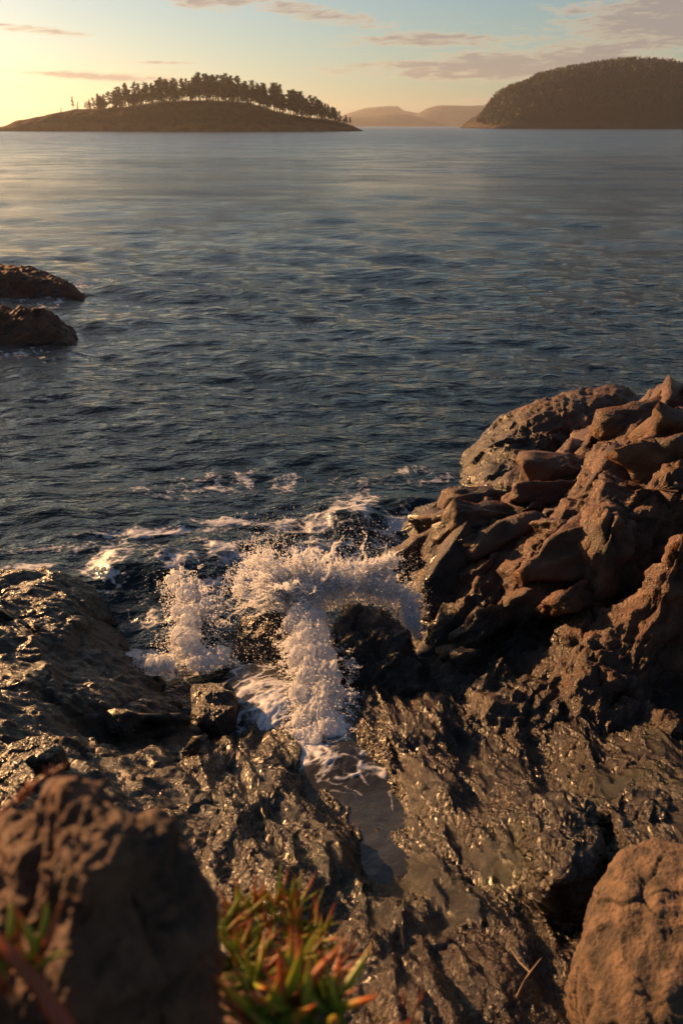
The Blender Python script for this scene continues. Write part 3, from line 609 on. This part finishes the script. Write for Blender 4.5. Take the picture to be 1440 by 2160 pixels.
# the plume: a loose cloud of drops, thick at its heart, drawn out into fingers
core = [[(560, 1225, 7.98, .10), (610, 1235, 7.9, .19), (660, 1250, 7.85, .23), (720, 1245, 7.85, .2), (790, 1240, 7.85, .18), (850, 1275, 7.7, .15), (878, 1335, 7.4, .06)], [(620, 1250, 7.8, .16), (580, 1190, 7.98, .16), (540, 1180, 8.0, .13), (500, 1245, 7.95, .07)], [(760, 1210, 7.95, .12), (830, 1180, 8.0, .10)], [(650, 1255, 7.8, .18), (645, 1320, 7.45, .2)]]
P_, S_ = [], []
for c_, n_ in zip(core, (26000, 4500, 3500, 5000)):
    p_, r_ = along(c_, n_, np.array([1.15, .6, 1.15])); q = p_.astype(np.float32); wq = np.stack([fbm(q * 6, 3, 411 + k) for k in range(3)], 1) * .08
    dn = fbm((q + wq) * 7, 4, 417, .6, True); kp = rs.uniform(size=n_) < sstep(-.1, .4, dn) * .9; P_.append(p_[kp]); S_.append(.003 + .008 * rs.uniform(size=int(kp.sum())) ** 1.7)
for f_ in JT:
    m_ = len(f_[0]); r_ = f_[1]; p_ = f_[0] + rs.normal(size=(m_, 3)) * r_[:, None] * .5; P_.append(p_); S_.append(r_ * rs.uniform(.35, .8, m_) + .0015)
P_ = np.concatenate(P_); S_ = np.concatenate(S_); D_ = P_ - np.array(aty(*C0)) + np.array([0, 0, .2])
local(spray('plume', P_, S_, ws, D_, 1.7))
fall = [(640, 1290, 7.6, .24), (660, 1370, 7.05, .27), (668, 1450, 6.55, .27), (665, 1520, 6.15, .3), (660, 1570, 5.85, .26), (680, 1600, 5.68, .14)]
local(foam_body('falling_water', [fall], 160, ws, 9, voxel=.010, rough=0.034, jit=(1.05, .6, .5), size=(.25, .5), flow=(1.6, .6, .7)))
p_, r_ = along(fall, 7000, np.array([1.15, .85, .75])); q = p_.astype(np.float32); kp = rs.uniform(size=len(q)) < sstep(-.3, .4, fbm(q * np.array([9, 5, 6], np.float32), 4, 431, .6, True)) * .9
FJ = jets([(600, 1340, 7.2), (615, 1500, 6.2), (640, 1590, 5.7)], 30, (680, 1480, 6.6), (.06, .22), .014, .8) + jets([(735, 1340, 7.2), (735, 1450, 6.5), (735, 1570, 5.8)], 40, (670, 1480, 6.6), (.06, .22), .014, .8)
fp = np.concatenate([f_[0] for f_ in FJ]); fr_ = np.concatenate([f_[1] for f_ in FJ])
local(spray('fall_spray', np.concatenate([p_[kp], fp + rs.normal(size=fp.shape) * fr_[:, None] * .7]), np.concatenate([rs.uniform(.004, .010, int(kp.sum())), fr_ * .5 + .001]), ws, None))
# droplets breaking off the fingers, threads of the thin curtain, loose drops
P0, R0 = along(PL, 30000, np.array([1.5, 1.0, 1.4]))
q = P0.astype(np.float32); wq = np.stack([fbm(q * 5, 3, 401 + k) for k in range(3)], 1) * 0.09
_, e = facets((q + wq) * 6.5, 405)
keep = (e < 0.07) & (vnoise(q * 6, 409) > -.1); P0 = P0[keep]; S0 = rs.uniform(.0035, .0075, len(P0))
ends = np.concatenate([f[0][len(f[0]) // 2:] for f in JT]); P1 = ends + rs.normal(size=ends.shape) * rs.gamma(1.5, .02, (len(ends), 1)) + np.array([0, 0, .015])
kp = rs.uniform(size=len(P1)) < .6; P1 = P1[kp]; S1 = .0022 + .0055 * rs.uniform(size=len(P1)) ** 2.5
def cloud(px0, px1, py0, py1, y0, y1, n, lo, hi):
    out = []
    for _ in range(n):
        py = rs.uniform(py0, py1); out.append(aty(rs.uniform(px0, px1), py, y0 + (y1 - y0) * (py - py0) / (py1 - py0) + rs.normal() * .12))
    return np.array(out), lo * (hi / lo) ** (rs.uniform(size=n) ** 2.2)
CL = [cloud(500, 880, 1090, 1290, 8.1, 7.6, 3000, .0014, .0032), cloud(480, 900, 1080, 1330, 8.1, 7.4, 700, .0025, .008), cloud(560, 700, 1060, 1150, 8.3, 8.1, 160, .0025, .006), cloud(490, 640, 1280, 1400, 7.1, 6.8, 520, .0025, .007), cloud(590, 740, 1390, 1560, 6.5, 5.9, 420, .0025, .009),
      cloud(720, 830, 1110, 1200, 8.2, 8.0, 260, .0025, .007), cloud(300, 480, 1200, 1400, 7.6, 7.0, 260, .0025, .006), cloud(690, 760, 1440, 1580, 6.2, 5.7, 90, .003, .007), cloud(840, 910, 1150, 1360, 7.8, 7.3, 200, .0025, .006)]
local(spray('spray_curtain', P0, S0, ws)); local(spray('spray_jets', P1, S1, ws))
local(spray('droplets', np.concatenate([c[0] for c in CL]), np.concatenate([c[1] for c in CL]), ws))
# threads of water running along the edge of the fall
JP, JS = [], []
for k in range(70):
    py = rs.uniform(1330, 1600); sd_ = rs.choice([-1, 1]); y = 7.3 - (py - 1330) / 270 * 1.6
    c = np.array(aty(675 + sd_ * rs.uniform(35, 58), py, y - .08)); ln = rs.uniform(.05, .2); ang = (0 if sd_ > 0 else math.pi) + rs.normal() * .7; m = int(20 + 120 * ln)
    u = np.sort(rs.uniform(0, 1, m)); JP.append(c + np.stack([math.cos(ang) * u * ln, -.1 * u, math.sin(ang) * u * ln - .3 * ln * u * u], 1) + rs.normal(size=(m, 3)) * .006); JS.append(rs.uniform(.004, .009, m))
local(spray('spray_threads', np.concatenate(JP), np.concatenate(JS), ws))
sg = empty('foam_surge', atz(400, 1350, 0), label='grey-white heap of churning foam between the slab and the plume', category='foam')
heap = [[(370, 1220, 8.45, .16), (400, 1265, 8.0, .24), (410, 1325, 7.55, .27), (395, 1380, 7.2, .28), (455, 1385, 7.15, .2)], [(350, 1395, 7.05, .14), (325, 1405, 7.0, .12), (300, 1390, 7.1, .08)]]
o = foam_body('foam_heap', heap, 60, sg, 15, voxel=.011, rough=0.045, size=(.12, .3), jit=(1.3, 1.2, .2)); o.matrix_parent_inverse = Matrix.Translation(-sg.location)
HP, HS = [], []
for h_, n_ in zip(heap, (6000, 1500)):
    p_, r_ = along(h_, n_, np.array([1.5, 1.4, .38])); q = p_.astype(np.float32); kp = rs.uniform(size=n_) < sstep(-.3, .4, fbm(q * 7, 4, 441, .6, True)) * .9; HP.append(p_[kp]); HS.append(rs.uniform(.004, .010, int(kp.sum())))
for f_ in jets([(350, 1230, 8.35), (400, 1205, 8.45), (450, 1270, 7.9), (470, 1340, 7.4)], 40, (405, 1330, 7.9), (.04, .15), .014, .9): HP.append(f_[0]); HS.append(f_[1] * .6)
o = spray('foam_spray', np.concatenate(HP), np.concatenate(HS), sg); o.matrix_parent_inverse = Matrix.Translation(-sg.location)

# ------------------------------------------------------------------ far shores
def land_mat(name, rock, green, z0, z1, sc):
    m, t, bs, out = mat(name); b = NB(t); pos = b.n('ShaderNodeNewGeometry').outputs['Position']; z = b.n('ShaderNodeSeparateXYZ', {0: pos}).outputs[2]
    n = b.noise(pos, sc, 6, 0.65); f = b.rng(b.m('ADD', z, b.m('MULTIPLY', b.m('SUBTRACT', n, 0.5), z1 * 2.2)), z0, z1)
    rk = b.ramp(n, [(0.3, tuple(c * .5 for c in rock)), (0.7, tuple(c * 1.3 for c in rock))]); gr = b.ramp(b.noise(pos, sc * 4, 4), [(0.3, tuple(c * .5 for c in green)), (0.7, tuple(c * 1.4 for c in green))])
    t.links.new(b.mix(f, rk, gr), bs.inputs['Base Color']); bs.inputs['Roughness'].default_value = 0.9; bs.inputs['Specular IOR Level'].default_value = 0.1
    bp = b.n('ShaderNodeBump', {'Height': n, 'Strength': 1.0, 'Distance': 4.0}); t.links.new(bp.outputs[0], bs.inputs['Normal']); return m
def far_x(px, py, y): return aty(px, py, y)[0]
def ridge(name, prof, yc, front, back, material, nx, ny, seed, rough, shape=0.55, **props):
    """land whose skyline follows prof (px, py); front / back: half depth in metres"""
    xs = np.array([far_x(a, b_, yc) for a, b_ in prof]); zs = np.array([aty(a, b_, yc)[2] for a, b_ in prof])
    X, V = np.meshgrid(np.linspace(xs[0], xs[-1], nx), np.linspace(-1, 1, ny)); X, V = X.ravel(), V.ravel()
    def hfun(x, v):
        base = np.interp(x, xs, zs); s_ = np.clip(1 - np.abs(v) ** 2.2, 0, 1) ** shape
        q = np.stack([x / rough[1], v * front / rough[1], x * 0], 1).astype(np.float32)
        return base * s_ + rough[0] * fbm(q, 6, seed, 0.55) * np.clip(base / 8, 0, 1) * np.minimum(1, (1 - np.abs(v)) * 6) * (0.3 + np.abs(v)) - 0.6 * (np.abs(v) > .985)
    Y = yc + np.where(V < 0, V * front, V * back); Z = hfun(X, V)
    o = link(name, mesh_np(name, np.stack([X, Y, Z], 1), grid_faces(nx, ny)), material, **props); return o, hfun, xs
M_isl = land_mat('island_land', (0.15, 0.075, 0.035), (0.045, 0.026, 0.010), 4, 9, 0.09)  # warm base colours stand in for orange flare light over the island
M_hill = land_mat('hill_land', (0.05, 0.036, 0.026), (0.020, 0.016, 0.008), 6, 14, 0.02)
M_farh = land_mat('far_hill_land', (0.06, 0.055, 0.045), (0.05, 0.05, 0.035), -9, -5, 0.004)
isl_prof = [(17, 276), (24, 272), (38, 263), (55, 255), (85, 248), (122, 240), (167, 231), (215, 229), (261, 228), (333, 218), (389, 213), (461, 214), (528, 219), (583, 237), (639, 248), (690, 254), (722, 259), (745, 266), (765, 276)]
isl, isl_h, isl_x = ridge('island', isl_prof, 960, 58, 70, M_isl, 360, 90, 201, (3.2, 16), kind='structure')
hill_prof = [(1000, 269), (1008, 260), (1020, 243), (1040, 215), (1052, 202), (1075, 192), (1100, 182), (1140, 164), (1200, 152), (1270, 143), (1330, 137), (1400, 144), (1440, 153), (1560, 190), (1700, 235), (1800, 268)]
hill, hill_h, hill_x = ridge('wooded_hill', hill_prof, 1950, 210, 260, M_hill, 420, 130, 211, (16, 90), 0.7, kind='structure')
ridge('far_hill', [(640, 268), (700, 252), (740, 237), (770, 228), (800, 225), (838, 224), (852, 234), (880, 238), (930, 246), (1000, 268)], 8400, 300, 300, M_farh, 200, 24, 221, (10, 150), kind='structure')
ridge('far_hill', [(700, 268), (735, 246), (780, 246), (830, 240), (860, 241), (900, 252), (960, 268)], 6200, 200, 300, M_farh, 200, 24, 223, (7, 100), kind='structure')
ridge('far_hill', [(840, 268), (880, 240), (900, 229), (925, 222), (990, 223), (1040, 221), (1100, 232), (1200, 268)], 7300, 300, 300, M_farh, 200, 24, 227, (9, 120), kind='structure')

M_bark = mat('conifer_bark')[0]; M_bark.node_tree.nodes['Principled BSDF'].inputs['Base Color'].default_value = (0.035, 0.022, 0.014, 1); M_bark.node_tree.nodes['Principled BSDF'].inputs['Roughness'].default_value = .9
def needle_mat():
    m, t, bs, out = mat('conifer_needles'); b = NB(t); pos = b.n('ShaderNodeNewGeometry').outputs['Position']
    t.links.new(b.ramp(b.noise(pos, 0.35, 3), [(0.3, (0.014, 0.018, 0.006)), (0.7, (0.040, 0.042, 0.015))]), bs.inputs['Base Color']); bs.inputs['Roughness'].default_value = .8; return m
M_need = needle_mat()
def tube_np(path, rad, k=6):
    path = np.array(path, float); V = []; F = []
    for i, (p, r_) in enumerate(zip(path, rad)):
        d = path[min(i + 1, len(path) - 1)] - path[max(i - 1, 0)]; d /= np.linalg.norm(d) + 1e-9
        a = np.cross(d, (0.3, 1, .1)); a /= np.linalg.norm(a); b_ = np.cross(d, a)
        for j in range(k): V.append(p + r_ * (math.cos(j * 6.2832 / k) * a + math.sin(j * 6.2832 / k) * b_))
    for i in range(len(path) - 1):
        for j in range(k): F.append((i * k + j, i * k + (j + 1) % k, (i + 1) * k + (j + 1) % k, (i + 1) * k + j))
    return V, F
def tree_proto(seed, bare):
    r = np.random.default_rng(seed); lean = r.normal(size=2) * .03
    ts = np.linspace(0, 1, 7); path = [(lean[0] * t * t + .012 * math.sin(5 * t + seed), lean[1] * t * t, t * .98 - .03) for t in ts]
    V, F = tube_np(path, .013 * (1 - ts) + .002); V = list(V); F = list(F)
    VT, FT = [], []
    nb = 26
    for i in range(nb):
        t = bare + (1 - bare) * (i / nb) ** 0.95; a = r.uniform(0, 6.283); c = np.array([np.interp(t, ts, [p[k] for p in path]) for k in range(3)])
        ln = (0.27 * (1 - ((t - bare) / (1 - bare))) ** 0.65 + .03) * r.uniform(.45, 1.2) * (1 if t > bare + .08 else .8); d = np.array([math.cos(a) * 1.0, math.sin(a), r.uniform(-.2, .12)])
        v, f = tube_np([c, c + d * ln * .5, c + d * ln], [.004, .003, .001], 3); F += [tuple(x + len(V) for x in g) for g in f]; V += v
        for j in range(int(14 + 130 * ln)):
            u = r.uniform(.15, 1.05); p = c + d * ln * u + r.normal(size=3) * np.array([.018, .018, .013]); s_ = r.uniform(.014, .032)
            tri = p + r.normal(size=(3, 3)) * np.array([s_, s_, s_ * .7]); k = len(VT); VT += list(tri); FT.append((k, k + 1, k + 2))
    mt = mesh_np('trunk', V, F); mt.materials.append(M_bark); mc = mesh_np('crown', VT, FT, False); mc.materials.append(M_need)
    return mt, mc
TP = [tree_proto(500 + k, b_) for k, b_ in enumerate((.22, .3, .36, .42, .3, .12, .16))]
def plant_tree(x, y, z, h, k, wide, label, group):
    e_ = empty('conifer', (x, y, z), label=label, category='tree', group=group); e_.rotation_euler = (0, 0, rt.uniform(0, 6.28)); e_.scale = (h * wide, h * wide, h)
    link('trunk', TP[k][0], None, e_); link('crown', TP[k][1], None, e_)
rt = np.random.default_rng(77)
tops = [(128, 226), (150, 203), (170, 215), (205, 192), (239, 183), (280, 172), (333, 160), (380, 158), (417, 154), (461, 150), (500, 153), (522, 157), (545, 170), (578, 173), (611, 181), (644, 192), (678, 210), (705, 226), (739, 246)]
tx = [far_x(a, b_, 960) for a, b_ in tops]; tz = [aty(a, b_, 960)[2] for a, b_ in tops]
LT = ('dark tall-trunked conifer in the grove crowning the small island', 'conifers of the island grove')
for i in range(235):
    u = i / 234; px = 185 + 545 * u + rt.normal() * 4; v = rt.uniform(-.45, .5); x = far_x(px, 220, 960)
    z = float(isl_h(np.array([x]), np.array([v]))[0]); top = np.interp(x, tx, tz)
    h = (top - z) * (rt.uniform(.62, 1.06) if rt.uniform() < .7 else rt.uniform(.4, .7)); h = max(h, 4.0)
    k = int(rt.integers(0, 5)) if px > 240 else int(rt.integers(4, 7))
    plant_tree(x, 960 + v * (58 if v < 0 else 70), z - .5, h, k, rt.uniform(.85, 1.4), *LT)
for px, py, w_, lab in ((128, 226, .8, 'tiny lone conifer on the bare rock end of the small island'), (152, 202, .55, 'thin lone conifer standing apart from the island grove'), (163, 213, .7, 'low conifer beside the thin lone one, apart from the island grove')):
    x = far_x(px, py, 960); z = float(isl_h(np.array([x]), np.array([0.]))[0]); plant_tree(x, 960, z - .4, aty(px, py, 960)[2] - z + .4, 2 if w_ < .6 else 5, w_, lab, 'lone conifers on the island rock')
for px in (738, 729, 716, 700):
    x = far_x(px, 250, 960); z = float(isl_h(np.array([x]), np.array([0.]))[0]); plant_tree(x, 960, z - .4, np.interp(x, tx, tz) - z, int(rt.integers(2, 5)), 1.1, *LT)
# shrubs and saplings that close the grove floor
def bushes(name, hfun, xr, vr, yc, fr, bk, n, hr, seed, spiky, **props):
    r = np.random.default_rng(seed); x = r.uniform(*xr, n); v = r.uniform(*vr, n); z = hfun(x, v); ok = z > 6; x, v, z = x[ok], v[ok], z[ok]; n = len(x)
    h = r.uniform(*hr, n); y = yc + np.where(v < 0, v * fr, v * bk); m = 16
    t = r.uniform(0, 1, (n, m)); rad = h[:, None] * (0.26 * (1 - t) + .03 if spiky else .5 * np.sqrt(np.clip(1 - t * t, 0, 1)) + .05); a = r.uniform(0, 6.283, (n, m))
    c = np.stack([x[:, None] + rad * np.cos(a), y[:, None] + rad * np.sin(a), z[:, None] + h[:, None] * t * (1 if spiky else .8)], 2)
    T = c[:, :, None, :] + r.normal(size=(n, m, 3, 3)) * (h[:, None, None, None] * (.13 if spiky else .16)); V = T.reshape(-1, 3)
    return link(name, mesh_np(name, V, np.arange(len(V)).reshape(-1, 3), False), M_need, **props)
bushes('undergrowth', isl_h, (far_x(215, 220, 960), far_x(715, 220, 960)), (-.75, .2), 960, 58, 70, 1400, (.6, 2.2), 611, False, label='low dark scrub covering the slopes of the small island', category='scrub', kind='stuff')
bushes('forest', hill_h, (far_x(1012, 200, 1950), far_x(1700, 200, 1950)), (-.9, .12), 1950, 210, 260, 10000, (4, 14), 613, True, label='dense dark conifer wood covering the steep hill', category='forest', kind='stuff')
for px in (1118, 1124, 1131, 1137, 1098, 1075):
    x = far_x(px, 180, 1950); z = float(hill_h(np.array([x]), np.array([0.]))[0]); plant_tree(x, 1950, z - 1, rt.uniform(10, 17), int(rt.integers(0, 5)), 1.2, 'conifer on the bare shoulder of the steep wooded hill', 'conifers on the hill shoulder')

# ------------------------------------------------------------------ plants by the camera
def leaf_mat(name, stops):
    m, t, bs, out = mat(name); b = NB(t); g = b.n('ShaderNodeTexCoord').outputs['Generated']; z = b.n('ShaderNodeSeparateXYZ', {0: g}).outputs[2]
    rnd = b.n('ShaderNodeObjectInfo').outputs['Random']; f = b.m('ADD', z, b.m('MULTIPLY', b.m('SUBTRACT', rnd, 0.5), 0.7))
    c = b.ramp(f, stops); t.links.new(c, bs.inputs['Base Color']); bs.inputs['Roughness'].default_value = .38
    tr = b.n('ShaderNodeBsdfTranslucent', {'Color': c}); ms = b.n('ShaderNodeMixShader', {0: .3, 1: bs.outputs[0], 2: tr.outputs[0]}); t.links.new(ms.outputs[0], out.inputs[0]); return m
M_leaf = leaf_mat('succulent_leaf', [(0.12, (0.13, 0.20, 0.015)), (0.66, (0.30, 0.34, 0.03)), (0.86, (0.46, 0.24, 0.035)), (1.0, (0.50, 0.12, 0.025))])
M_red = leaf_mat('red_succulent', [(0.0, (0.28, 0.06, 0.025)), (0.6, (0.36, 0.09, 0.03)), (1.0, (0.42, 0.14, 0.04))])
def leaf_mesh(seed, bend, k=7):
    t = np.linspace(0, 1, 8); path = [(bend * u * u, .04 * math.sin(3 * u + seed), u) for u in t]
    V, F = tube_np(path, [.055 * (.75 + .5 * math.sin(min(u * 1.25, 1) * math.pi) ** .8 - .45 * u) * (1 if u < .99 else .12) for u in t], k)
    return mesh_np('leaf', V, F)
LM = [leaf_mesh(k, b_) for k, b_ in enumerate((.05, .18, -.1, .28))]
for m_ in LM: m_.materials.append(M_leaf)
LR = [m_.copy() for m_ in LM]
for m_ in LR: m_.materials[0] = M_red
def succulent(base, ros, length, n, label, seed, up=.9, width=1.0, red=.12):
    r = np.random.default_rng(seed); e_ = empty('succulent_plant', base, label=label, category='plant', group='succulents on the near rocks')
    for c in ros:
        for j in range(n):
            d = Vector((r.normal() * .8, r.normal() * .8, up * r.uniform(.4, 1.1))).normalized(); o = link('leaf', (LR if r.uniform() < red else LM)[int(r.integers(0, 4))], None, e_)
            o.location = Vector(c) - Vector(base) + Vector((r.normal() * .006, r.normal() * .006, -.012)); o.rotation_mode = 'QUATERNION'; o.rotation_quaternion = d.to_track_quat('Z', 'X')
            s_ = length * r.uniform(.55, 1.15); o.scale = (s_ * width * r.uniform(.8, 1.2),) * 2 + (s_,)
    return e_
succulent(aty(578, 1990, 1.38), [aty(*p) for p in ((458, 1975, 1.34), (493, 1940, 1.42), (533, 1915, 1.48), (578, 1910, 1.5), (623, 1915, 1.49), (653, 1950, 1.44), (518, 1975, 1.38), (568, 1965, 1.42), (618, 1970, 1.40), (668, 1990, 1.36), (498, 2025, 1.26), (558, 2020, 1.30), (628, 2025, 1.28), (538, 2060, 1.18))], .10, 20, 'bushy green succulent with orange leaf tips on the ledge', 701, .9, .7, .15)
succulent(aty(620, 2150, .98), [aty(*p) for p in ((540, 2150, .97), (600, 2110, 1.0), (640, 2140, .98), (680, 2120, 1.0), (620, 2190, .94), (710, 2150, .97), (580, 2180, .95))], .14, 9, 'out-of-focus succulent with thick olive leaves in front of the bushy one', 703, .8, 1.0, .2)
succulent(aty(40, 2050, .80), [aty(*p) for p in ((30, 2000, .82), (75, 2010, .82), (5, 2060, .79))], .075, 7, 'small red and green succulent growing against the peaked rock', 705, 1.3, 1.3, .45)
succulent(aty(720, 2060, 1.25), [aty(*p) for p in ((695, 2050, 1.26), (720, 2020, 1.33))], .10, 8, 'reddish spreading succulent shoots at the edge of the ledge', 707, .35, .8, .8)
succulent(aty(870, 2125, .985), [aty(870, 2128, .98)], .06, 6, 'tiny red succulent shoot on the small tan rock', 709, .9, .9, .9)
def stem(name, px, rad, m_, label, nubs=0, seed=0):
    P = [np.array(aty(*p)) for p in px]; t = np.linspace(0, len(P) - 1, 14); path = [np.array([np.interp(u, range(len(P)), [p[k] for p in P]) for k in range(3)]) for u in t]
    V, F = tube_np(path, np.linspace(rad, rad * .6, 14), 8); e_ = empty(name, path[0], label=label, category='plant'); o = link('stalk', mesh_np('stalk', np.array(V) - path[0], F), m_, e_)
    r = np.random.default_rng(seed)
    for j in range(nubs):
        u = j / nubs; c = np.array([np.interp(u * 13, range(14), [p[k] for p in path]) for k in range(3)]); d = Vector((r.normal(), r.normal(), r.normal() + .6)).normalized()
        l_ = link('leaf', LR[int(r.integers(0, 4))], None, e_); l_.location = Vector(c - path[0]); l_.rotation_mode = 'QUATERNION'; l_.rotation_quaternion = d.to_track_quat('Z', 'X'); s_ = r.uniform(.010, .016); l_.scale = (s_ * 2.2, s_ * 2.2, s_)
stem('red_succulent', [(0, 1718, 1.05), (50, 1670, 1.07), (90, 1640, 1.08), (135, 1616, 1.09)], .004, M_red, 'thin red succulent stem leaning up past the peaked rock', 34, 3)
stem('red_succulent', [(45, 1690, 1.06), (58, 1660, 1.06), (62, 1645, 1.06)], .004, M_red, 'short red succulent shoot beside the thin red stem', 12, 5)
stem('red_succulent', [(150, 2185, .74), (90, 2090, .77), (40, 2030, .79), (-20, 1970, .81)], .014, M_red, 'thick pinkish blurred stalk at the foot of the peaked rock', 0, 7)
M_twig = mat('dry_twig')[0]; M_twig.node_tree.nodes['Principled BSDF'].inputs['Base Color'].default_value = (.22, .15, .10, 1); M_twig.node_tree.nodes['Principled BSDF'].inputs['Roughness'].default_value = .8
def twig():
    e_ = empty('twig', atz(1092, 2100, 1.62), label='bare forked twig lying in the gully among seaweed', category='twig')
    o0 = np.array(e_.location)
    for nm, pts_, r0 in (('branch', ((1090, 2102, 1.55), (1105, 2070, 1.62), (1118, 2050, 1.62), (1140, 2022, 1.58)), .006), ('side_branch', ((1118, 2052, 1.62), (1095, 2030, 1.6), (1075, 2000, 1.52)), .004)):
        P = [np.array(atz(*p)) for p in pts_]; V, F = tube_np(P, np.linspace(r0, r0 * .4, len(P)), 6); link(nm, mesh_np(nm, np.array(V) - o0, F), M_twig, e_)
twig()

# ------------------------------------------------------------------ sea haze
def haze():
    m = bpy.data.materials.new('haze'); m.use_nodes = True; t = m.node_tree; t.nodes.clear(); out = t.nodes.new('ShaderNodeOutputMaterial'); v = t.nodes.new('ShaderNodeVolumePrincipled')
    v.inputs['Color'].default_value = (0.92, 0.92, 0.95, 1); v.inputs['Density'].default_value = 0.65e-4; v.inputs['Anisotropy'].default_value = 0.6; t.links.new(v.outputs[0], out.inputs['Volume'])
    bm = bmesh.new(); bmesh.ops.create_cube(bm, size=1); bmesh.ops.scale(bm, vec=(20000, 9900, 194), verts=bm.verts); bmesh.ops.translate(bm, vec=(0, 4550, 95), verts=bm.verts)
    me = bpy.data.meshes.new('haze'); bm.to_mesh(me); bm.free(); link('haze', me, m, kind='stuff')
haze()
